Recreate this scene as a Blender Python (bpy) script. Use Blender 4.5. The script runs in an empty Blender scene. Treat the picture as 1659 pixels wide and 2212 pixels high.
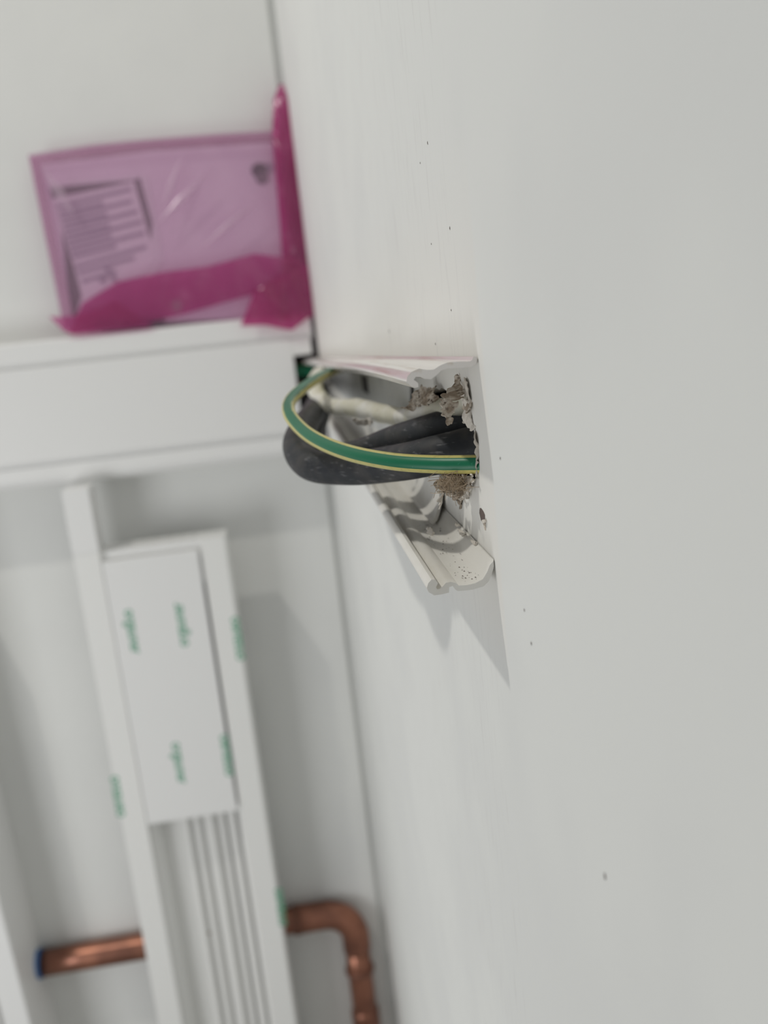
import bpy, bmesh, math, random
from mathutils import Vector, Matrix, noise

# ---------------------------------------------------------------- camera
F = 2000.0; CX, CY = 829.5, 1106.0          # focal length and centre in pixels of the 1659x2212 frame
Z0 = 1.25                                    # camera height above the floor
_d = Vector((585 - CX, 708 - CY, F))         # direction along the right wall towards the corner
_vy = (-F * F + _d[0] * 99.5) / (.12 * _d[0] + _d[1])
_v = Vector((.12 * _vy - 99.5, _vy, F))      # straight down
DD = _d.normalized()
VV = _v.normalized(); VV = (VV - DD * VV.dot(DD)).normalized()
HH = VV.cross(DD)

def ray(px, py):
    r = Vector(((px - CX) / F, (py - CY) / F, 1))
    return Vector((r.dot(HH), r.dot(DD), -r.dot(VV)))
def onX(px, py, X):
    r = ray(px, py); r = r * (X / r.x); return Vector((r.x, r.y, r.z + Z0))
def onY(px, py, Y):
    r = ray(px, py); r = r * (Y / r.y); return Vector((r.x, r.y, r.z + Z0))

S = bpy.context.scene
C = S.collection
cd = bpy.data.cameras.new('camera'); cam = bpy.data.objects.new('camera', cd); C.objects.link(cam)
right = Vector((HH[0], DD[0], -VV[0])); down = Vector((HH[1], DD[1], -VV[1])); fwd = Vector((HH[2], DD[2], -VV[2]))
m = Matrix.Identity(4)
for i in range(3):
    m[i][0] = right[i]; m[i][1] = -down[i]; m[i][2] = -fwd[i]
m[2][3] = Z0
cam.matrix_world = m
cd.sensor_fit = 'HORIZONTAL'; cd.sensor_width = 36.0; cd.lens = F / 1659 * 36
cd.clip_start = 0.01; cd.clip_end = 50
cd.dof.use_dof = True; cd.dof.focus_distance = 0.30; cd.dof.aperture_fstop = 12.0
S.camera = cam

# ---------------------------------------------------------------- light and exposure
w = bpy.data.worlds.new('world'); S.world = w; w.use_nodes = True
bg = w.node_tree.nodes['Background']; bg.inputs[0].default_value = (.98, .99, 1.0, 1); bg.inputs[1].default_value = 0.27
def area(name, loc, target, size, energy, col, shape='DISK', size_y=None):
    l = bpy.data.lights.new(name, 'AREA'); l.shape = shape; l.size = size
    if size_y: l.size_y = size_y
    l.energy = energy; l.color = col
    o = bpy.data.objects.new(name, l); C.objects.link(o); o.location = loc
    o.rotation_euler = (Vector(target) - Vector(loc)).to_track_quat('-Z', 'Y').to_euler()
    return o
area('ceiling_lamp', (-1.00, .58, Z0 + 1.50), (.06, .4, Z0 - .05), .07, 10.5, (1, .97, .90))
area('window_light', (-1.15, .15, Z0 - .65), (-.5, 1.3, Z0 - .4), .55, 6.0, (.98, .99, 1), 'RECTANGLE', .7)
S.view_settings.view_transform = 'Standard'; S.view_settings.look = 'None'
S.view_settings.gamma = 1; S.view_settings.exposure = 0.19

# ---------------------------------------------------------------- materials
def mat(name, col, rough=.5, metal=0, spec=.5, bump=None, vary=None):
    """bump=(scale,strength,dist)  vary=(scale,col2,lo,hi,(sx,sy,sz))"""
    M = bpy.data.materials.new(name); M.use_nodes = True
    nt = M.node_tree; b = nt.nodes['Principled BSDF']
    b.inputs['Base Color'].default_value = (*col, 1); b.inputs['Roughness'].default_value = rough
    b.inputs['Metallic'].default_value = metal; b.inputs['Specular IOR Level'].default_value = spec
    tc = nt.nodes.new('ShaderNodeNewGeometry')
    if vary:
        prev = None
        for k, (sc, c2, lo, hi, st) in enumerate(vary):
            mp = nt.nodes.new('ShaderNodeMapping'); mp.inputs['Scale'].default_value = st
            nt.links.new(tc.outputs['Position'], mp.inputs[0])
            n = nt.nodes.new('ShaderNodeTexNoise'); n.inputs['Scale'].default_value = sc; n.inputs['Detail'].default_value = 5
            nt.links.new(mp.outputs[0], n.inputs['Vector'])
            r = nt.nodes.new('ShaderNodeMapRange'); r.inputs[1].default_value = lo; r.inputs[2].default_value = hi
            nt.links.new(n.outputs[0], r.inputs[0])
            mx = nt.nodes.new('ShaderNodeMixRGB'); mx.inputs[1].default_value = (*col, 1); mx.inputs[2].default_value = (*c2, 1)
            if prev: nt.links.new(prev, mx.inputs[1])
            nt.links.new(r.outputs[0], mx.inputs[0]); prev = mx.outputs[0]
        nt.links.new(prev, b.inputs['Base Color'])
    if bump:
        n = nt.nodes.new('ShaderNodeTexNoise'); n.inputs['Scale'].default_value = bump[0]; n.inputs['Detail'].default_value = 6
        nt.links.new(tc.outputs['Position'], n.inputs['Vector'])
        bp = nt.nodes.new('ShaderNodeBump'); bp.inputs['Strength'].default_value = bump[1]; bp.inputs['Distance'].default_value = bump[2]
        nt.links.new(n.outputs[0], bp.inputs['Height']); nt.links.new(bp.outputs[0], b.inputs['Normal'])
    return M

one = (1, 1, 1)
M_back = mat('back_wall_paint', (.76, .765, .745), .75, bump=(60, .15, .002), vary=[(3, (.72, .725, .71), .45, .65, one)])
M_floor = mat('floor_screed', (.42, .41, .39), .8)
M_pvc = mat('white_pvc', (.81, .81, .80), .38, bump=(30, .03, .001))
M_pvc_in = mat('white_pvc_channel', (.82, .82, .80), .35)
M_stub = mat('dusty_white_pvc', (.80, .785, .74), .45, bump=(900, .12, .0004),
             vary=[(60, (.66, .63, .57), .50, .78, (1, .35, 1)), (700, (.30, .25, .2), .74, .78, one)])
M_stubtop = mat('dusty_white_pvc_cover', (.82, .79, .76), .16, bump=(500, .1, .0003),
                vary=[(260, (.66, .58, .50), .52, .72, (1, .04, 1))])
M_plate = mat('grey_white_backplate', (.60, .61, .60), .45, vary=[(50, (.40, .41, .41), .5, .75, (1, .6, 1))])
M_black = mat('black_cable_sheath', (.016, .019, .025), .55, spec=.35, bump=(500, .2, .0004),
              vary=[(120, (.05, .048, .048), .42, .7, one), (420, (.26, .26, .27), .61, .84, (.4, .4, 2.2))])
M_cream = mat('cream_cable_sheath', (.70, .68, .56), .5, bump=(140, .5, .002),
              vary=[(60, (.80, .79, .74), .45, .62, one), (90, (.52, .49, .38), .62, .8, one)])
M_green = mat('green_insulation', (.003, .150, .070), .38, spec=.35, bump=(900, .05, .0003), vary=[(900, (.05, .3, .18), .68, .8, one)])
M_yellow = mat('yellow_insulation', (.62, .56, .18), .36, vary=[(600, (.50, .44, .14), .5, .75, one)])
M_paper = mat('torn_brown_paper', (.38, .31, .24), .9, bump=(700, .9, .0014), vary=[(330, (.66, .60, .52), .46, .60, one), (520, (.15, .11, .085), .56, .68, one)])
M_flake = mat('plaster_flake', (.68, .64, .58), .85, bump=(600, .6, .0008), vary=[(300, (.6, .55, .48), .5, .75, one)])
M_fibre = mat('brown_paper_fibre', (.40, .31, .22), .9)
M_rim = mat('plasterboard_core', (.50, .46, .40), .9, bump=(500, .7, .001))
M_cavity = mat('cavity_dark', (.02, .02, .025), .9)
M_dot = mat('dark_speck', (.12, .09, .08), .8)
M_gap = mat('dark_gap', (.05, .045, .05), .7)
M_copper = mat('copper', (.36, .16, .105), .34, metal=.8, vary=[(25, (.22, .10, .07), .42, .65, one)])
M_copperd = mat('copper_flux_stained', (.20, .09, .06), .5, metal=.5)
M_blue = mat('blue_cap_plastic', (.03, .13, .34), .5)
M_print = mat('green_print', (.10, .36, .22), .6)
M_packet = mat('white_packet_plastic', (.80, .74, .82), .35, bump=(14, .25, .01))
M_sheet = mat('printed_sheet', (.80, .78, .83), .6)
M_ink = mat('grey_ink', (.40, .37, .44), .7)
M_dark = mat('dark_grey_backing', (.16, .15, .17), .6)
M_blk = mat('black_plastic', (.03, .03, .045), .5)

# right wall: painted plaster with an old cream patch round the trunking, faint streaks and specks
def wall_right_mat():
    M = mat('right_wall_paint', (.775, .785, .765), .62, bump=(220, .10, .0006))
    nt = M.node_tree; b = nt.nodes['Principled BSDF']; N = nt.nodes.new; LK = nt.links.new
    g = N('ShaderNodeNewGeometry'); sep = N('ShaderNodeSeparateXYZ'); LK(g.outputs['Position'], sep.inputs[0])
    def rng(src, a, b_, c=0, d=1):
        r = N('ShaderNodeMapRange'); r.inputs[1].default_value = a; r.inputs[2].default_value = b_
        r.inputs[3].default_value = c; r.inputs[4].default_value = d; r.interpolation_type = 'SMOOTHSTEP'
        LK(src, r.inputs[0]); return r.outputs[0]
    def mul(a, b_):
        x = N('ShaderNodeMath'); x.operation = 'MULTIPLY'
        LK(a, x.inputs[0])
        if isinstance(b_, float): x.inputs[1].default_value = b_
        else: LK(b_, x.inputs[1])
        return x.outputs[0]
    # cream patch: beyond the trunking's cut end, fading upward
    m1 = mul(rng(sep.outputs[1], .2605, .2655), rng(sep.outputs[2], Z0 + .055, Z0 - .015))
    m1 = mul(m1, rng(sep.outputs[2], Z0 - .125, Z0 - .085))
    # streaks along the old fixing line
    mp = N('ShaderNodeMapping'); mp.inputs['Scale'].default_value = (1, 1, .12); LK(g.outputs['Position'], mp.inputs[0])
    n = N('ShaderNodeTexNoise'); n.inputs['Scale'].default_value = 320; n.inputs['Detail'].default_value = 5; LK(mp.outputs[0], n.inputs['Vector'])
    st = mul(rng(n.outputs[0], .52, .75), rng(sep.outputs[1], .262, .30))
    st = mul(st, .35)
    n2 = N('ShaderNodeTexNoise'); n2.inputs['Scale'].default_value = 9; LK(g.outputs['Position'], n2.inputs['Vector'])
    def mix(fac, c1, c2):
        x = N('ShaderNodeMixRGB'); LK(fac, x.inputs[0])
        if isinstance(c1, tuple): x.inputs[1].default_value = (*c1, 1)
        else: LK(c1, x.inputs[1])
        x.inputs[2].default_value = (*c2, 1); return x.outputs[0]
    c = mix(rng(n2.outputs[0], .42, .65), (.775, .785, .765), (.745, .755, .74))
    c = mix(m1, c, (.785, .775, .74))
    c = mix(st, c, (.62, .61, .60))
    LK(c, b.inputs['Base Color'])
    return M
M_rwall = wall_right_mat()

def film(name, tint, dif, fac, rough=.25):
    M = bpy.data.materials.new(name); M.use_nodes = True; nt = M.node_tree
    for n in list(nt.nodes):
        if n.type == 'BSDF_PRINCIPLED': nt.nodes.remove(n)
    out = [n for n in nt.nodes if n.type == 'OUTPUT_MATERIAL'][0]; N = nt.nodes.new; LK = nt.links.new
    t = N('ShaderNodeBsdfTransparent'); t.inputs[0].default_value = (*tint, 1)
    d = N('ShaderNodeBsdfDiffuse'); d.inputs[0].default_value = (*dif, 1)
    tl = N('ShaderNodeBsdfTranslucent'); tl.inputs[0].default_value = (*dif, 1)
    m0 = N('ShaderNodeMixShader'); m0.inputs[0].default_value = .5; LK(d.outputs[0], m0.inputs[1]); LK(tl.outputs[0], m0.inputs[2])
    m1 = N('ShaderNodeMixShader'); m1.inputs[0].default_value = fac; LK(t.outputs[0], m1.inputs[1]); LK(m0.outputs[0], m1.inputs[2])
    g = N('ShaderNodeBsdfGlossy'); g.inputs['Roughness'].default_value = rough; g.inputs[0].default_value = (.9, .85, .9, 1)
    m2 = N('ShaderNodeMixShader'); m2.inputs[0].default_value = .06; LK(m1.outputs[0], m2.inputs[1]); LK(g.outputs[0], m2.inputs[2])
    LK(m2.outputs[0], out.inputs[0]); return M
M_film = film('pink_film', (.92, .78, .88), (.60, .38, .50), .30)
M_filmd = film('magenta_film', (.82, .38, .60), (.66, .10, .36), .36)
M_crease_hl = film('crease_highlight_film', (.95, .86, .93), (.80, .66, .76), .45)  # paler film tint, paints in the highlight along creases

# ---------------------------------------------------------------- helpers
def mesh(name, verts, faces, mats, parent=None, smooth=False, midx=None):
    me = bpy.data.meshes.new(name); me.from_pydata([tuple(v) for v in verts], [], faces)
    if not isinstance(mats, (list, tuple)): mats = [mats]
    for k in mats: me.materials.append(k)
    if midx:
        for p, k in zip(me.polygons, midx): p.material_index = k
    bm = bmesh.new(); bm.from_mesh(me); bmesh.ops.recalc_face_normals(bm, faces=bm.faces); bm.to_mesh(me); bm.free()
    if smooth:
        for p in me.polygons: p.use_smooth = True
    o = bpy.data.objects.new(name, me); C.objects.link(o)
    if parent: attach(o, parent)
    return o
def attach(o, p):
    o.parent = p
    o.matrix_parent_inverse = wmat(p).inverted()
def wmat(p):
    mm = Matrix.LocRotScale(p.location, p.rotation_euler, p.scale)
    return (wmat(p.parent) @ p.matrix_parent_inverse @ mm) if p.parent else mm
def thing(name, label, cat, loc, group=None):
    o = bpy.data.objects.new(name, None); C.objects.link(o); o.location = loc; o.empty_display_size = .02
    o['label'] = label; o['category'] = cat
    if group: o['group'] = group
    return o
def tag(o, label, cat, group=None):
    o['label'] = label; o['category'] = cat
    if group: o['group'] = group
    return o
def struct(o, label=None):
    o['kind'] = 'structure'
    if label: o['label'] = label
    return o
def box(name, a, b, m_, parent=None, bevel=0):
    (x0, y0, z0), (x1, y1, z1) = a, b
    v = [(x, y, z) for x in (x0, x1) for y in (y0, y1) for z in (z0, z1)]
    f = [(0, 1, 3, 2), (4, 6, 7, 5), (0, 4, 5, 1), (2, 3, 7, 6), (0, 2, 6, 4), (1, 5, 7, 3)]
    o = mesh(name, v, f, m_, parent)
    if bevel:
        bv = o.modifiers.new('bevel', 'BEVEL'); bv.width = bevel; bv.segments = 3
    return o
def prism(name, poly, t0, t1, fn, m_, parent=None, smooth=False, nseg=1, bevel=0):
    """closed 2D poly swept from t0 to t1; fn(a,b,t)->3D"""
    n = len(poly); V = []; Fc = []
    for k in range(nseg + 1):
        t = t0 + (t1 - t0) * k / nseg
        V += [fn(a, b, t) for a, b in poly]
    for k in range(nseg):
        for i in range(n):
            j = (i + 1) % n
            Fc.append((k * n + i, k * n + j, (k + 1) * n + j, (k + 1) * n + i))
    Fc.append(tuple(range(n))); Fc.append(tuple(nseg * n + i for i in range(n)))
    o = mesh(name, V, Fc, m_, parent)
    if smooth:
        for p in o.data.polygons: p.use_smooth = len(p.vertices) == 4
        try: o.data.set_sharp_from_angle(angle=math.radians(40))
        except Exception: pass
    if bevel:
        bv = o.modifiers.new('bevel', 'BEVEL'); bv.width = bevel; bv.segments = 2; bv.limit_method = 'ANGLE'
    return o
def crom(P, n=8):
    P = [Vector(p) for p in P]; Q = [P[0] * 2 - P[1]] + P + [P[-1] * 2 - P[-2]]; out = []
    for i in range(1, len(Q) - 2):
        for k in range(n):
            t = k / n; a, b, c, d = Q[i - 1:i + 3]
            out.append(.5 * ((2 * b) + (c - a) * t + (2 * a - 5 * b + 4 * c - d) * t * t + (3 * b - a - 3 * c + d) * t ** 3))
    out.append(P[-1].copy()); return out
def tube(name, path, rad, mats, parent=None, n=24, seg=8, stripe=None, flat=1.0, up=Vector((0, 0, 1)), wob=0, cap=True, ref=None):
    """rad: number or f(u). stripe(u, ang)->material index; ang 0 faces the reference direction"""
    P = crom(path, seg); V = []; Fc = []; mi = []; L = len(P)
    nrm = None
    for i, p in enumerate(P):
        t = (P[min(i + 1, L - 1)] - P[max(i - 1, 0)]).normalized()
        if ref is not None:                       # frame locked to a point in space (stripe orientation)
            r_ = (ref - p).normalized(); nrm = (r_ - t * r_.dot(t)).normalized()
        elif nrm is None: nrm = (up - t * up.dot(t)).normalized()
        else: nrm = (nrm - t * nrm.dot(t)).normalized()
        bn = t.cross(nrm); u = i / (L - 1)
        r = rad(u) if callable(rad) else rad
        for k in range(n):
            a = 2 * math.pi * k / n
            rr = r * (1 + wob * noise.noise(Vector((p.x * 60 + math.cos(a), p.y * 60 + math.sin(a), p.z * 60))))
            V.append(p + nrm * math.cos(a) * rr * flat + bn * math.sin(a) * rr)
    for i in range(L - 1):
        for k in range(n):
            j = (k + 1) % n; Fc.append((i * n + k, i * n + j, (i + 1) * n + j, (i + 1) * n + k))
            mi.append(stripe(i / (L - 1), 2 * math.pi * (k + .5) / n) if stripe else 0)
    if cap:
        Fc.append(tuple(range(n))); mi.append(0); Fc.append(tuple((L - 1) * n + k for k in range(n))); mi.append(0)
    return mesh(name, V, Fc, mats, parent, True, mi)
def scrap(name, pts, m_, parent, amp=.0012, thick=.0004, seed=0, sub=2, dirn=Vector((-1, -.3, 0))):
    """a torn crumpled scrap whose ragged outline runs through 3D points"""
    rnd = random.Random(seed); bm = bmesh.new(); O = []
    n = len(pts)
    for i in range(n):
        a, b = Vector(pts[i]), Vector(pts[(i + 1) % n]); O.append(a); ln = (b - a).length
        for q in (.33, .66):
            O.append(a.lerp(b, q + rnd.uniform(-.1, .1)) + Vector((rnd.uniform(-1, 1), rnd.uniform(-1, 1), rnd.uniform(-1, 1))) * ln * .15)
    vs = [bm.verts.new(p) for p in O]
    es = [bm.edges.new((vs[i], vs[(i + 1) % len(vs)])) for i in range(len(vs))]
    bmesh.ops.triangle_fill(bm, edges=es, use_beauty=True)
    for _ in range(sub): bmesh.ops.subdivide_edges(bm, edges=bm.edges[:], cuts=1, use_grid_fill=True)
    bmesh.ops.triangulate(bm, faces=bm.faces[:])
    for v in bm.verts:
        q = v.co * 260 + Vector((seed * 3.1, 0, 0))
        v.co += dirn * (noise.noise(q) * amp * 1.6) + Vector((noise.noise(q * 2.3 + Vector((5, 0, 0))), noise.noise(q * 2.1 + Vector((0, 9, 0))), noise.noise(q * 2.6))) * amp * .45
    me = bpy.data.meshes.new(name); bm.to_mesh(me); bm.free(); me.materials.append(m_)
    o = bpy.data.objects.new(name, me); C.objects.link(o); attach(o, parent)
    sd = o.modifiers.new('thickness', 'SOLIDIFY'); sd.thickness = thick; sd.offset = 0
    return o

# ---------------------------------------------------------------- the setting
W = .05874          # right wall plane x
L = 1.30            # back wall plane y
T = .0125           # plasterboard thickness
rnd = random.Random(4)
wb = struct(prism('wall_back', [(-2.2, L), (W - .011, L), (W - .009, L + .007), (W + T, L + .007), (W + T, L + .10), (-2.2, L + .10)], 0, 2.75, lambda a, b, t: (a, b, t), M_back), 'white painted back wall carrying the dado trunking and copper pipe')
fl = struct(box('floor', (-2.2, -1.2, -.05), (W, L, 0), M_floor), 'plain pale floor below the trunking')

hole_px = [(884, 852), (915, 846), (943, 838), (965, 844), (985, 834), (1001, 838), (1011, 862), (1018, 895), (1020, 918), (1026, 940), (1030, 968),
           (1031, 1000), (1028, 1030), (1016, 1054), (1006, 1074), (996, 1086), (984, 1079), (968, 1068), (948, 1058), (930, 1045), (912, 1022), (892, 990), (880, 930)]
hp = []
for i, p in enumerate(hole_px):
    a = onX(*p, W); b = onX(*hole_px[(i + 1) % len(hole_px)], W)
    for q in range(4):
        c = a.lerp(b, q / 4)
        if q: c += Vector((0, rnd.uniform(-.0008, .0008), rnd.uniform(-.0006, .0006)))
        hp.append((c.y, c.z))
def build_wall():
    bm = bmesh.new()
    outer = [(-1.2, 0), (L + .007, 0), (L + .007, 2.75), (-1.2, 2.75)]
    def ring(x):
        o_ = [bm.verts.new((x, *p)) for p in outer]; h_ = [bm.verts.new((x, *p)) for p in hp]
        e = [bm.edges.new((o_[i], o_[(i + 1) % 4])) for i in range(4)] + [bm.edges.new((h_[i], h_[(i + 1) % len(h_)])) for i in range(len(h_))]
        bmesh.ops.triangle_fill(bm, edges=e, use_beauty=True)
        return o_, h_
    o1, h1 = ring(W); o2, h2 = ring(W + T)
    for A, B, mi in ((o1, o2, 0), (h1, h2, 1)):
        for i in range(len(A)):
            j = (i + 1) % len(A); f = bm.faces.new((A[i], A[j], B[j], B[i])); f.material_index = mi
    bmesh.ops.recalc_face_normals(bm, faces=bm.faces)
    me = bpy.data.meshes.new('wall_right'); bm.to_mesh(me); bm.free()
    me.materials.append(M_rwall); me.materials.append(M_rim)
    o = bpy.data.objects.new('wall_right', me); C.objects.link(o); return o
wr = struct(build_wall(), 'white plasterboard wall with a ragged cable hole')
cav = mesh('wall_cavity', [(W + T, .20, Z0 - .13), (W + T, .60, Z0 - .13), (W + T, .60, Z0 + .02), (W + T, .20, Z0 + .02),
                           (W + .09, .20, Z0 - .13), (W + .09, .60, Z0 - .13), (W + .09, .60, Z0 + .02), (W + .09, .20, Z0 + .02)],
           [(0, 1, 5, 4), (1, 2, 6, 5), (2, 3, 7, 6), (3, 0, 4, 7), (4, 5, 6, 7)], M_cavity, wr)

# torn paper and plaster round the hole (pixels with their depth along the wall)
def pts(l): return [onY(a, b, y) for a, b, y in l]
def wp(l, off=.0006): return [onX(a, b, W - off) for a, b in l]
scrap('torn_paper', pts([(868, 882, .345), (884, 868, .35), (897, 850, .35), (915, 832, .345), (938, 834, .335), (945, 850, .33), (940, 868, .325), (925, 875, .33), (900, 880, .34), (886, 884, .345)]), M_paper, wr, .0016, seed=1)
scrap('torn_paper', pts([(952, 852, .293), (968, 840, .297), (985, 822, .300), (990, 808, .300), (994, 830, .296), (1002, 846, .292), (998, 862, .288), (978, 866, .286), (958, 862, .288)]), M_paper, wr, .0013, seed=2)
scrap('torn_paper', pts([(953, 861, .287), (970, 866, .286), (988, 868, .286), (986, 890, .284), (978, 916, .281), (970, 917, .281), (962, 905, .282), (952, 897, .283), (954, 880, .285)]), M_paper, wr, .0011, seed=3)
scrap('torn_paper', wp([(999, 838), (1006, 850), (1014, 872), (1016, 895), (1020, 915), (1026, 925), (1019, 928), (1009, 915), (1002, 900), (1001, 880), (996, 860)], .0005), M_flake, wr, .0010, seed=4)
scrap('torn_paper', wp([(1003, 868), (1013, 870), (1015, 885), (1008, 892), (1001, 884)], .0012), M_paper, wr, .0006, seed=5)
scrap('torn_paper', wp([(1000, 815), (1008, 822), (1013, 840), (1016, 862), (1012, 875), (1006, 850), (1000, 832)], .0006), M_flake, wr, .0005, seed=6)
scrap('torn_paper', wp([(1024, 925), (1029, 940), (1032, 970), (1033, 1000), (1031, 1030), (1028, 1020), (1028, 985), (1026, 955)], .0004), M_rim, wr, .0006, seed=7)
scrap('torn_paper', pts([(945, 1046, .300), (962, 1034, .303), (985, 1032, .300), (1004, 1036, .294), (1012, 1042, .290), (1000, 1060, .290), (994, 1078, .288), (985, 1078, .292), (968, 1064, .298), (952, 1056, .302)]), M_paper, wr, .0020, seed=8)
scrap('torn_paper', wp([(999, 1026), (1012, 1028), (1022, 1024), (1018, 1034), (1026, 1042), (1013, 1044), (1004, 1036)], .0016), M_flake, wr, .0008, seed=9)
scrap('torn_paper', wp([(1000, 1048), (1016, 1044), (1018, 1052), (1010, 1062), (1006, 1078), (994, 1082), (994, 1066), (1003, 1058)], .0016), M_flake, wr, .0009, seed=10)
scrap('torn_paper', pts([(939, 1043, .306), (945, 1045, .306), (951, 1056, .307), (951, 1085, .316), (948, 1100, .322), (947, 1065, .309)]), M_flake, wr, .0004, seed=11)
scrap('torn_paper', wp([(985, 1077), (1000, 1078), (995, 1090), (992, 1100), (988, 1090)], .0007), M_paper, wr, .0005, seed=12)
scrap('torn_paper', pts([(760, 905, .41), (782, 906, .41), (800, 902, .405), (798, 910, .405), (806, 915, .405), (790, 920, .41), (768, 917, .415)]), M_flake, wr, .0008, seed=13)
# fibres: nobody could count them
V = []; Fc = []
for k in range(130):
    a = onY(rnd.uniform(948, 1005), rnd.uniform(1032, 1060), rnd.uniform(.286, .298))
    P = [a + Vector((rnd.gauss(0, .0012), rnd.gauss(0, .001), rnd.gauss(.0002, .0013))) * q for q in (0, .6, 1.3, 2.0)]
    P = crom(P, 2); r = .00007; s = len(V)
    for p in P:
        V += [p + Vector((0, 0, r)), p + Vector((r, 0, -r)), p + Vector((-r, 0, -r))]
    for i in range(len(P) - 1):
        for q in range(3): Fc.append((s + i * 3 + q, s + i * 3 + (q + 1) % 3, s + i * 3 + 3 + (q + 1) % 3, s + i * 3 + 3 + q))
fb = mesh('paper_fibres', V, Fc, M_fibre, wr); fb['kind'] = 'stuff'
# nail hole and paint chips in the wall face
def disc(name, px, py, rx, rz, m_, parent, depth=.0003, tilt=0):
    c = onX(px, py, W); V = [(W - depth, c.y, c.z)]; n = 14
    for k in range(n):
        a = 2 * math.pi * k / n; r = 1 + .25 * noise.noise(Vector((px, py, k * .9)))
        y, z = math.cos(a) * rx * r, math.sin(a) * rz * r
        y, z = y * math.cos(tilt) - z * math.sin(tilt), y * math.sin(tilt) + z * math.cos(tilt)
        V.append((W - .00005, c.y + y, c.z + z))
    return mesh(name, V, [(0, 1 + k, 1 + (k + 1) % n) for k in range(n)] + [tuple(range(1, n + 1))], m_, parent)
nh = disc('nail_hole', 1042, 1114, .0042, .0024, M_dot, wr, .0004); nh['label'] = 'small brown nail hole in the wall'
disc('nail_hole', 1047, 1133, .0018, .0020, M_paper, wr, .0003)
scrap('plaster_flake', wp([(1043, 1124), (1047, 1122), (1048, 1128), (1045, 1133)], .0006), M_flake, wr, .0003, seed=31)
for k, (px, py, r) in enumerate([(841, 716, .0011), (924, 309, .0006), (972, 493, .0006), (941, 743, .0005), (908, 352, .0004), (932, 527, .0004), (1307, 1893, .0009), (1148, 1390, .0006), (1133, 1318, .0005), (975, 670, .0004), (1081, 990, .0005)]):
    disc('paint_speck', px, py, r * .7, r, M_dot, wr, .0002)

# ---------------------------------------------------------------- cut trunking stub on the right wall
Ys = .270
st = thing('cable_trunking', 'cut open white plastic trunking run along the right wall beside the cable hole', 'trunking', (W - .01, Ys, Z0 - .08))
def prof(l): return [(onY(a, b, Ys).x, onY(a, b, Ys).z) for a, b in l]
low = prof([(1069, 1208), (1066, 1212), (1058, 1221), (1052, 1236), (1043, 1251), (1026, 1260), (1008, 1264), (991, 1265), (984, 1259), (973, 1257), (963, 1259), (957, 1266), (950, 1272), (944, 1273), (942, 1268), (946, 1260), (940, 1252), (932, 1252), (925, 1260),
            (922, 1270), (926, 1279), (938, 1286), (955, 1284), (970, 1280), (970.5, 1268.5), (978, 1266), (984, 1274), (990, 1277), (1020, 1274), (1044, 1267), (1056, 1256), (1062, 1240), (1066, 1228), (1072, 1222)])
low = [(min(a, W - .0004), b) for a, b in low]
lf = prism('lower_flange', low, Ys, L - .052, lambda a, b, t: (a, t, b), M_stub, st, True, 30)
top = prof([(1030, 771), (1021, 770), (1018, 778), (1012, 781), (989, 781), (965, 783), (950, 789), (936, 798), (921, 799), (904, 796), (888, 803), (879, 813), (877, 824), (884, 832), (894, 838), (903, 836), (902, 827), (893, 820), (897, 814), (906, 814),
            (915, 818), (930, 819), (942, 810), (952, 800), (966, 796), (989, 795), (1014, 793), (1026, 787), (1031, 779)])
top = [(min(a, W - .0004), b) for a, b in top]
def sag(a, b, t):
    u = (t - Ys) / (L - .05 - Ys)
    bow = -.0045 * math.sin(min(1, max(0, (t - Ys) / .5)) * math.pi) * 0
    lift = .0020 * math.sin(math.pi * min(1, (t - Ys) / .35)) * (W - a) / .02
    return (a, t, b - .030 * u + bow + lift * .6)
tf = prism('upper_flange', top, Ys - .001, L - .052, sag, M_stubtop, st, True, 60)
# web curve joining the lower flange to the back plate, missing near the hole
x0, z0 = onY(1024, 1262, Ys).x, onY(1024, 1262, Ys).z
arc = [(x0 + (W - .0016 - x0) * math.sin(q * math.pi / 2), z0 + .003 + .019 * (1 - math.cos(q * math.pi / 2))) for q in [i / 8 for i in range(9)]]
arc2 = arc + [(a + .0009, b - .0012) for a, b in reversed(arc)]
arc2 = [(min(a, W - .0003), b) for a, b in arc2]
prism('curved_web', arc2, .350, L - .052, lambda a, b, t: (a, t, b), M_stub, st, True, 4)
# back plate
bm = bmesh.new()
near = [(889, 800), (888, 826), (889, 850), (889, 876), (898, 940), (908, 985), (926, 1030), (938, 1048), (950, 1066), (957, 1085)]
P = [onX(a, b, W - .0012) for a, b in near]
P += [Vector((W - .0012, L - .055, Z0 - .062)), Vector((W - .0012, L - .055, Z0 - .047))]
vs = [bm.verts.new(p) for p in P]; es = [bm.edges.new((vs[i], vs[(i + 1) % len(vs)])) for i in range(len(vs))]
bmesh.ops.triangle_fill(bm, edges=es, use_beauty=True)
me = bpy.data.meshes.new('back_plate'); bm.to_mesh(me); bm.free(); me.materials.append(M_plate)
bp = bpy.data.objects.new('back_plate', me); C.objects.link(bp); attach(bp, st); sd = bp.modifiers.new('t', 'SOLIDIFY'); sd.thickness = .0008
bp['label'] = 'grey scuffed back plate'
# a clip slot visible on the back plate
c = onX(789, 828, W - .0018); box('clip_slot', (W - .0022, c.y - .02, c.z - .006), (W - .0014, c.y + .02, c.z + .005), M_gap, st)
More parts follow.
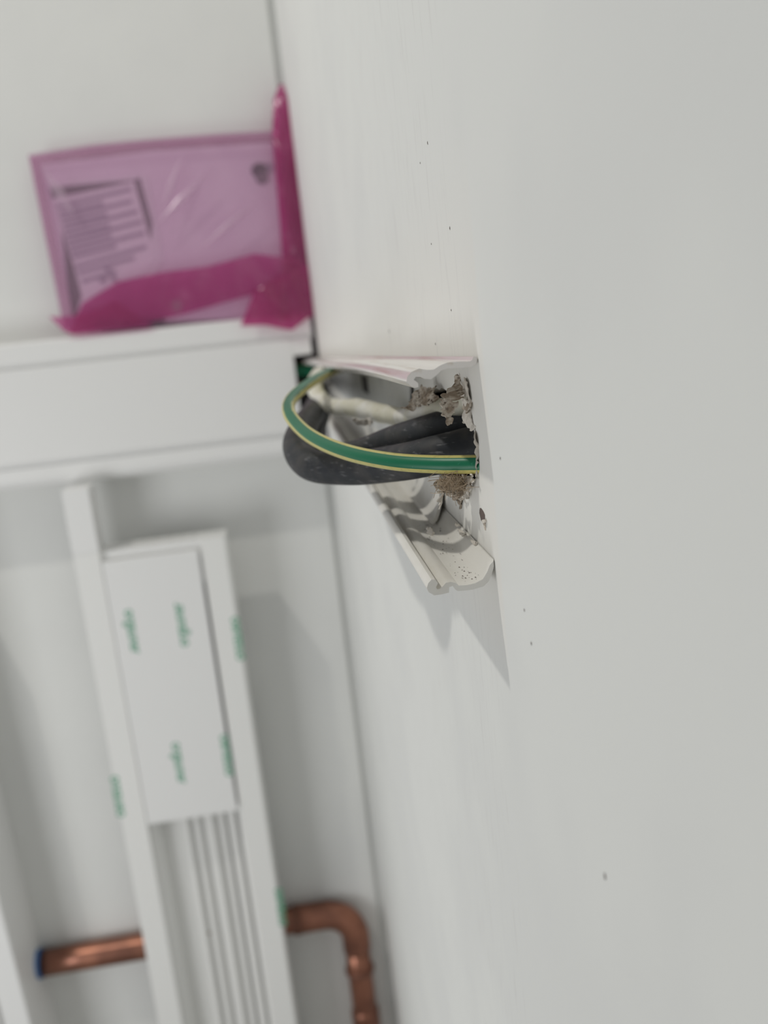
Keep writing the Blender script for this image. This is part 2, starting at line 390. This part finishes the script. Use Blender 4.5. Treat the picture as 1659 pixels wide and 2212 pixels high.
# plaster crumbs on the lower flange: uncountable dust plus one big crumb
V = []; Fc = []
def zl(x, px_y): return None
base_z = sum(b for a, b in low[5:8]) / 3
rr = random.Random(9)
for k in range(90):
    y = rr.uniform(.272, .36); x = rr.uniform(low[7][0] + .001, low[4][0]); r = rr.choice([.00012, .00015, .0002, .0003])
    z = base_z + .0001 + max(0, (x - low[5][0])) * .5; s = len(V)
    V += [(x - r, y, z), (x + r, y - r, z), (x + r * .8, y + r, z), (x, y, z + r)]
    Fc += [(s, s + 1, s + 3), (s + 1, s + 2, s + 3), (s + 2, s, s + 3), (s, s + 2, s + 1)]
dst = mesh('plaster_dust', V, Fc, M_dot, st); dst['kind'] = 'stuff'
for sd_, pp in ((41, [(921, 1142, .322), (930, 1139, .321), (938, 1150, .318), (932, 1157, .318), (922, 1152, .32)]),
                (42, [(985, 1128, .322), (992, 1134, .319), (986, 1136, .32)]),
                (43, [(1018, 1166, .296), (1032, 1174, .292), (1028, 1177, .293), (1018, 1171, .296)]),
                (44, [(990, 1142, .312), (1010, 1152, .304), (1004, 1153, .305), (992, 1147, .311)])):
    scrap('plaster_crumb', pts(pp), M_flake, st, .0004, .0008, seed=sd_)

# ---------------------------------------------------------------- cables
def path(l): return [onY(a, b, y) for a, b, y in l]
ca = tube('power_cable', path([(682, 822, 1.05), (690, 850, .72), (680, 885, .575), (655, 925, .475), (643, 965, .430), (672, 1004, .398), (755, 1011, .372), (850, 1001, .347), (935, 985, .322), (1040, 960, .309), (1110, 940, .300)]),
          .0070, M_black, n=32, seg=12, wob=.02, flat=1.0)
tag(ca, 'thick black cable looping out lowest in front of the trunking', 'cable', 'black power cables through the hole')
cb = tube('power_cable', path([(690, 825, 1.10), (697, 850, .82), (694, 890, .66), (676, 935, .56), (668, 972, .49), (700, 992, .435), (775, 982, .402), (860, 952, .372), (945, 928, .343), (1040, 905, .325), (1110, 890, .315)]),
          .0067, M_black, n=32, seg=12, wob=.02)
tag(cb, 'scratched black cable running just above the lower black loop', 'cable', 'black power cables through the hole')
cc = tube('sheathed_cable', path([(690, 806, .74), (680, 830, .64), (690, 858, .58), (722, 878, .53), (775, 882, .475), (830, 894, .435), (885, 900, .395), (945, 888, .355), (1005, 872, .325), (1060, 862, .31)]),
          lambda u: .0056 - .0010 * u + .0004 * math.sin(u * 17), M_cream, n=24, seg=10, wob=.10, flat=.9)
tag(cc, 'cream sheathed cable with paint on it, behind the black cables', 'cable')
eye = Vector((0.0, 0, Z0))
def earth_stripe(u, a):
    q = max(0, min(1, 1 - u / .45)); c = -5 + 85 * q
    a = (math.degrees(a) - c + 180) % 360 - 180
    return 0 if abs(a) < 39 + 12 * q else 1
ce = tube('earth_cable', path([(740, 795, .80), (718, 803, .66), (690, 815, .57), (655, 838, .50), (627, 866, .453), (626, 895, .415), (655, 930, .385), (700, 958, .358), (765, 981, .333), (850, 997, .311), (940, 1003, .296), (1030, 1003, .285), (1100, 1003, .275)]),
          .00300, [M_green, M_yellow], n=48, seg=14, stripe=earth_stripe, ref=eye)
tag(ce, 'green and yellow earth cable curving in front of the black cables', 'cable')
eb = tube('earth_cable', path([(600, 803, L - .03), (640, 801, L - .03), (665, 800, L - .03), (700, 802, L - .03)]), .0085, [M_green, M_yellow], n=24, seg=4,
          stripe=lambda u, a: 0 if a < math.pi * .9 else 1, up=Vector((0, -.5, 1)))
tag(eb, 'green and yellow earth cable end inside the dado trunking notch', 'cable')

# ---------------------------------------------------------------- dado trunking on the back wall
yF = L - .05
zt = onY(0, 745, yF).z; za = onY(0, 792, yF).z; zb_ = onY(0, 802.5, yF).z
zc = onY(0, 1008, yF).z; zd = onY(0, 1019, yF).z; ze = onY(0, 1066, yF).z
xn = onY(638, 800, yF).x; zn = onY(640, 768, yF).z; XR = W - .006
dt = thing('dado_trunking', 'white horizontal dado trunking below the pink bag on the back wall', 'trunking', (-.8, L, ze))
fx = lambda a, b, t: (t, a, b)
prism('upper_rail', [(L, zt), (yF + .003, zt), (yF, zt - .003), (yF, za), (yF + .0035, za - .0005), (yF + .0035, zb_ - .002), (yF + .01, zb_ - .002), (yF + .01, zb_ - .001), (L, zb_ + .001)], -1.6, XR, fx, M_pvc, dt)
prism('lower_rail', [(L, ze), (yF + .012, ze), (yF + .002, ze + .006), (yF, ze + .012), (yF, zd), (yF + .0035, zd + .0005), (yF + .0035, zc + .002), (yF + .01, zc + .002), (yF + .01, zc + .001), (L, zc - .001)], -1.6, XR, fx, M_pvc, dt)
cv = box('cover', (-1.6, yF - .0015, zc), (xn, yF + .006, zb_), M_pvc, dt, .0012)
cv2 = box('cover', (xn, yF - .0015, zn), (XR - .003, yF + .006, zb_), M_pvc, dt, .0008); cv2['label'] = 'short strip of cover above the notch'
box('back_channel', (-1.6, L - .006, zd - .002), (XR, L, zb_ + .004), M_gap, dt)
box('end_gap', (XR - .001, yF + .004, ze + .01), (W - .0005, L, zt - .002), M_gap, dt)

# ---------------------------------------------------------------- vertical trunking runs
yV = L - .085; DP = .0425
xa, xb = onY(226, 1212, yV).x, onY(431, 1185, yV).x
xa2, xb2 = onY(387, 2212, yV).x, onY(593, 2212, yV).x
xa, xb = (xa + xa2) / 2, (xb + xb2) / 2
ztop = onY(430, 1165, yV).z; zct = onY(330, 1200, yV).z; zcb = onY(415, 1766, yV).z
FW = .034
def chan(w_):
    """channel profile (x, y) with y<0 towards the room; ribs inside"""
    h = w_ / 2
    p = [(-h - FW, 0), (-h - FW, -DP + .002), (-h - FW + .002, -DP), (-h - .001, -DP), (-h, -DP + .001), (-h, -DP + .005), (-h + .0045, -DP + .008), (-h + .0045, -DP + .013), (-h + .011, -DP + .016), (-h + .011, -.006)]
    for cx_, rw, rh in ((-.018, .0035, .010), (-.003, .0035, .009), (.014, .006, .010), (.032, .0035, .011), (.046, .005, .012)):
        q = cx_ * w_ / .127
        p += [(q - rw - .002, -.006), (q - rw, -.006 - rh), (q + rw, -.006 - rh), (q + rw + .002, -.006)]
    p += [(h - .006, -.006), (h - .006, -DP + .016), (h - .002, -DP + .012), (h, -DP + .005), (h, -DP + .001), (h + .001, -DP), (h + FW - .002, -DP), (h + FW, -DP + .002), (h + FW, 0)]
    return p
vt = thing('vertical_trunking', 'white vertical trunking in protective film with green print and an open lower half', 'trunking', ((xa + xb) / 2, yV + DP, 0.02))
xc = (xa + xb) / 2; wv = xb - xa
prism('channel', chan(wv), .02, ztop, lambda a, b, t: (xc + a, yV + DP + b, t), M_pvc_in, vt)
box('cover', (xa + .001, yV - .0012, zcb), (xb - .0045, yV + .006, zct), M_pvc, vt, .001)
box('side_cheek', (xa - FW, yV, ztop), (xa, yV + DP, ze - .002), M_pvc, vt, .001)
box('end_stop', (xa + .001, yV + .008, ztop - .06), (xb - .001, yV + DP - .001, ztop - .002), M_pvc, vt)
for zz in (.10, .75):
    box('standoff_batten', (xa - .01, yV + DP, zz), (xb + .01, L, zz + .04), M_pvc, vt)
# green print on the film
dg = bpy.context.evaluated_depsgraph_get()
def word(txt, px, py, length, flip, parent, y):
    cu = bpy.data.curves.new('t', 'FONT'); cu.body = txt; cu.align_x = 'CENTER'; cu.align_y = 'CENTER'; cu.size = 1; cu.extrude = 0; cu.offset = .014
    o = bpy.data.objects.new('t', cu); C.objects.link(o); bpy.context.view_layer.update()
    me = bpy.data.meshes.new_from_object(o.evaluated_get(bpy.context.evaluated_depsgraph_get()))
    xs = [v.co.x for v in me.vertices]; s = length / (max(xs) - min(xs)); c = onY(px, py, y)
    for v in me.vertices:
        a, b, d = v.co * s; b *= 1.25
        if flip: a, b = -a, -b
        v.co = (c.x + b, y - .0002 - abs(d) * .05, c.z - a)
    bpy.data.objects.remove(o); bpy.data.curves.remove(cu)
    me.materials.clear(); me.materials.append(M_print); me.name = 'film_print'
    ob = bpy.data.objects.new('film_print', me); C.objects.link(ob); attach(ob, parent); ob['label'] = 'green lettering printed on the film'
    return ob
yc = yV - .0013
word('orgauner', 287, 1364, .062, False, vt, yc)
word('orgauner', 390, 1350, .062, True, vt, yc)
word('orgauner', 388, 1648, .062, False, vt, yc)
word('onsaueo', 257, 1720, .062, False, vt, yV)
word('onsaueo', 511, 1380, .062, True, vt, yV)
word('onsaueo', 604, 1960, .062, True, vt, yV)
word('onsaueo', 487, 1632, .062, True, vt, yc)
c = onY(449, 2017, L - .05)
mesh('rust_spot', [(c.x + .004 * math.cos(k * .785), yV + DP - .0063, c.z + .004 * math.sin(k * .785)) for k in range(8)], [tuple(range(8))], M_fibre, vt)

A = onY(0, 1690, L); B = onY(129, 2212, L); r_ = ray(71, 2212); yL = B.x / (r_.x / r_.y); dpL = L - yL
s = (B.x - A.x) / (B.z - A.z)
lt = thing('vertical_trunking', 'slightly leaning white vertical trunking at the left edge of the photo', 'trunking', (B.x, L, B.z))
def lean(a, b, t): return (B.x + (t - B.z) * s + a, L + b, t)
lp = [(0, 0), (0, -dpL + .002), (-.002, -dpL), (-.035, -dpL), (-.036, -dpL + .008), (-.042, -dpL + .008), (-.042, -dpL - .001), (-.16, -dpL - .001), (-.16, -dpL), (-.20, -dpL), (-.20, 0)]
prism('channel', lp, .02, ze - .03, lean, M_pvc, lt)

# ---------------------------------------------------------------- copper pipe
yP = L - .0215
a = onY(78, 2078, yP); e = onY(640, 1992, yP); zp = (a.z + e.z) / 2
k1 = onY(775, 2075, yP); xp = k1.x
cp = thing('copper_pipe', 'copper pipe passing behind the vertical trunking and turning down at an elbow', 'pipe', (xp, yP, .02))
RB = .045
bend = [Vector((xp - RB + RB * math.sin(q * math.pi / 2 / 6), yP, zp - RB + RB * math.cos(q * math.pi / 2 / 6))) for q in range(7)]
tube('pipe', [Vector((a.x, yP, zp)), Vector((-.2, yP, zp)), bend[0] - Vector((.02, 0, 0))], .0195, M_copper, cp, n=32, seg=4)
el = tube('elbow', [bend[0] - Vector((.040, 0, 0))] + bend + [bend[-1] - Vector((0, 0, .022))], .0212, M_copper, cp, n=32, seg=5)
tube('pipe', [bend[-1] - Vector((0, 0, .01)), bend[-1] - Vector((0, 0, .2)), Vector((xp, yP, .02))], .0188, M_copper, cp, n=32, seg=4, up=Vector((0, 1, 0)))
for z_, r, h in ((onY(778, 2092, yP).z, .0225, .006),):
    tube('solder_ring', [(xp, yP, z_ + h / 2), (xp, yP, z_ - h / 2)], r, M_copperd, cp, n=32, seg=2, up=Vector((0, 1, 0)))
z_ = onY(783, 2175, yP).z
tube('coupling', [(xp, yP, z_), (xp, yP, z_ - .006), (xp, yP, z_ - .02), (xp, yP, z_ - .05)], lambda u: .0190 + .0028 * min(1, u * 3), M_copper, cp, n=32, seg=3, up=Vector((0, 1, 0)))
x_ = onY(640, 1992, yP).x
tube('solder_ring', [(x_ - .003, yP, zp), (x_ + .005, yP, zp)], .0224, M_copperd, cp, n=32, seg=2)
tube('end_cap', [(a.x - .006, yP, zp), (a.x + .009, yP, zp)], .0212, M_blue, cp, n=32, seg=2)['label'] = 'blue plastic end cap'

# ---------------------------------------------------------------- pink bag and what is in it
def sheet(name, A_, B_, y, amp, m_, parent, nu=28, nv=20, seed=0, bulge=0, yfn=None, sc=30):
    """film between polylines A_ (one edge) and B_ (other edge), pixels on depth y"""
    def samp(Pl, u):
        t = u * (len(Pl) - 1); i = min(int(t), len(Pl) - 2); q = t - i
        return (Pl[i][0] * (1 - q) + Pl[i + 1][0] * q, Pl[i][1] * (1 - q) + Pl[i + 1][1] * q)
    V = []; Fc = []
    for i in range(nu + 1):
        u = i / nu; p, q = samp(A_, u), samp(B_, u)
        for j in range(nv + 1):
            v = j / nv; yy = yfn(u, v) if yfn else y
            c = onY(p[0] * (1 - v) + q[0] * v, p[1] * (1 - v) + q[1] * v, yy)
            n_ = noise.noise(Vector((c.x * sc + seed, c.z * sc * .6 + seed * 2, (c.x + c.z) * sc * .5)))
            c.y += amp * n_ - bulge * math.sin(math.pi * u) ** .6 * math.sin(math.pi * v) ** .6 if 0 < v < 1 else 0
            V.append(c)
    for i in range(nu):
        for j in range(nv):
            k = i * (nv + 1) + j; Fc.append((k, k + 1, k + nv + 2, k + nv + 1))
    return mesh(name, V, Fc, m_, parent, True)
base = onY(400, 700, L - .03)
bag = thing('plastic_bag', 'pink translucent plastic bag standing on the dado trunking in the corner', 'bag', (base.x, L - .03, zt))
TE = [(62, 338), (200, 316), (330, 303), (470, 292), (608, 284)]; BE = [(138, 714), (240, 712), (370, 702), (520, 692), (672, 680)]
lean_y = lambda v: L - .012 - .026 * v
sheet('front_film', TE, BE, 0, .003, M_film, bag, 40, 30, 1, .006, lambda u, v: lean_y(v) - .010)
sheet('back_film', TE, BE, 0, .001, M_film, bag, 30, 20, 2, 0, lambda u, v: lean_y(v) + .007)
sheet('seam', [(60, 334), (200, 311), (330, 299), (470, 288), (608, 281)], [(66, 352), (203, 332), (333, 319), (473, 311), (612, 306)], 0, .001, M_film, bag, 30, 3, 3, 0, lambda u, v: L - .026)
sheet('seam', [(64, 345), (84, 440), (112, 570), (140, 700)], [(84, 350), (106, 445), (134, 575), (162, 704)], 0, .001, M_film, bag, 24, 3, 4, 0, lambda u, v: lean_y(u) - .013)
for k in range(3):     # gathered roll of film in the corner
    sheet('gathered_film', [(604, 182), (591, 215), (588, 290), (598, 400), (606, 500), (612, 600), (600, 690)],
          [(612, 182), (628, 235), (640, 330), (650, 420), (662, 510), (674, 600), (681, 686)], 0, .008, M_filmd if k < 2 else M_film, bag, 40, 12, 7 + k * 3, .008 - .003 * k, lambda u, v, k=k: L - .030 - .02 * u + .008 * k, 60)
for k in range(2):     # folded band across the foot
    sheet('folded_film', [(178, 655), (255, 608), (350, 588), (450, 575), (548, 548), (655, 560)], [(148, 722), (300, 702), (400, 678), (480, 655), (560, 632), (676, 690)], 0, .004, M_filmd if k == 0 else M_film, bag, 40, 12, 20 + k, .003, lambda u, v, k=k: L - .052 + .003 * k, 40)
sheet('folded_film', [(106, 684), (150, 684), (200, 672), (250, 650)], [(138, 716), (165, 724), (240, 716), (330, 706)], 0, .002, M_filmd, bag, 14, 8, 25, .001, lambda u, v: L - .0535, 40)
for k in range(2):
    sheet('drooping_tail', [(548, 632), (580, 610), (620, 590), (665, 570)], [(520, 704), (572, 702), (630, 714), (678, 676)], 0, .005, M_filmd, bag, 22, 16, 30 + k, .002, lambda u, v, k=k: L - .0575 - .002 * k - .003 * u, 60)

for (p, q, wd) in (((332, 492), (450, 372), 9), ((430, 540), (560, 430), 7), ((345, 470), (392, 335), 8), ((90, 360), (165, 470), 12)):  # narrow folds in the film, their highlight streaks painted by a pale colour
    dx_, dy_ = q[0] - p[0], q[1] - p[1]; ll = math.hypot(dx_, dy_); nx_, ny_ = -dy_ / ll * wd, dx_ / ll * wd
    mid = ((p[0] + q[0]) / 2, (p[1] + q[1]) / 2)
    sheet('crease_highlight', [p, (mid[0] + nx_, mid[1] + ny_), q], [p, (mid[0] - nx_, mid[1] - ny_), q], 0, 0, M_crease_hl, bag, 12, 4, 50, .002, lambda u, v, p=p, q=q: lean_y(min(1, max(0, (p[1] * (1 - u) + q[1] * u - 300) / 410))) - .0185)
pk = thing('document_packet', 'white plastic packet with a printed sheet inside the pink bag', 'packet', (base.x, L - .03, zt))
def quad(name, l, th, m_, parent, bev=0):
    """thin slab through 4 (px,py,y) corners"""
    P = [onY(*p) for p in l]; V = P + [p + Vector((0, th, 0)) for p in P]
    n = len(P)
    f = [tuple(range(n)), tuple(range(2 * n - 1, n - 1, -1))] + [(i, (i + 1) % n, n + (i + 1) % n, n + i) for i in range(n)]
    return mesh(name, V, f, m_, parent)
ly = lambda py, o: lean_y(min(1, max(0, (py - 300) / 410))) - o
def qd(name, l, th, m_, parent, o): return quad(name, [(a, b, ly(b, o)) for a, b in l], th, m_, parent)
qd('wrapper', [(88, 356), (330, 326), (588, 308), (636, 560), (650, 684), (160, 702)], .003, M_packet, pk, .001)
qd('document_pouch', [(104, 398), (316, 376), (352, 560), (300, 650), (166, 668)], .001, M_sheet, pk, .0022)
qd('backing_strip', [(108, 405), (205, 396), (300, 388), (240, 402), (112, 428)], .0006, M_dark, pk, .0030)
qd('backing_strip', [(290, 388), (302, 384), (328, 480), (326, 520), (316, 490)], .0006, M_dark, pk, .0030)
qd('backing_strip', [(134, 500), (160, 580), (176, 640), (158, 690), (146, 620), (140, 560)], .0006, M_dark, pk, .0030)
sh = qd('printed_sheet', [(114, 432), (288, 392), (340, 560), (300, 600), (200, 640), (180, 600)], .0005, M_sheet, pk, .0030)
LX = [((122, 442), (282, 404)), ((126, 456), (222, 434)), ((130, 468), (284, 430)), ((134, 480), (230, 458)), ((137, 492), (296, 452)), ((140, 504), (236, 482)), ((144, 516), (306, 474)), ((148, 528), (240, 504)),
      ((152, 540), (312, 498)), ((156, 552), (250, 528)), ((162, 572), (316, 528)), ((168, 586), (290, 552)), ((176, 604), (250, 582))]
V = []; Fc = []
for (p, q) in LX:
    s_ = len(V); hgt = 9
    for (a_, b_) in (p, q, (q[0] + 2, q[1] + hgt), (p[0] + 2, p[1] + hgt)): V.append(onY(a_, b_, ly(b_, .0034)))
    Fc.append((s_, s_ + 1, s_ + 2, s_ + 3))
mesh('text_lines', V, Fc, M_ink, sh)
def blob(name, px, py, rx, ry, o, m_, parent, n=16):
    V = [onY(px + rx * math.cos(2 * math.pi * k / n), py + ry * math.sin(2 * math.pi * k / n), ly(py, o)) for k in range(n)]
    V += [v + Vector((0, .0006, 0)) for v in V]
    f = [tuple(range(n)), tuple(range(2 * n - 1, n - 1, -1))] + [(i, (i + 1) % n, n + (i + 1) % n, n + i) for i in range(n)]
    return mesh(name, V, f, m_, parent)
blob('round_sticker', 560, 368, 17, 16, .0032, M_blk, pk)
blob('round_sticker', 566, 385, 14, 13, .0034, M_dark, pk)
blob('round_sticker', 580, 362, 9, 12, .0030, M_ink, pk)
blob('printed_mark', 222, 602, 9, 11, .0040, M_ink, pk)
qd('printed_mark', [(224, 578), (234, 572), (256, 606), (246, 612)], .0003, M_ink, pk, .0040)
tag(qd('plastic_fitting', [(205, 696), (352, 684), (356, 700), (210, 712)], .006, M_blk, None, .0045), 'dark flat fitting lying at the foot of the pink bag', 'fitting')
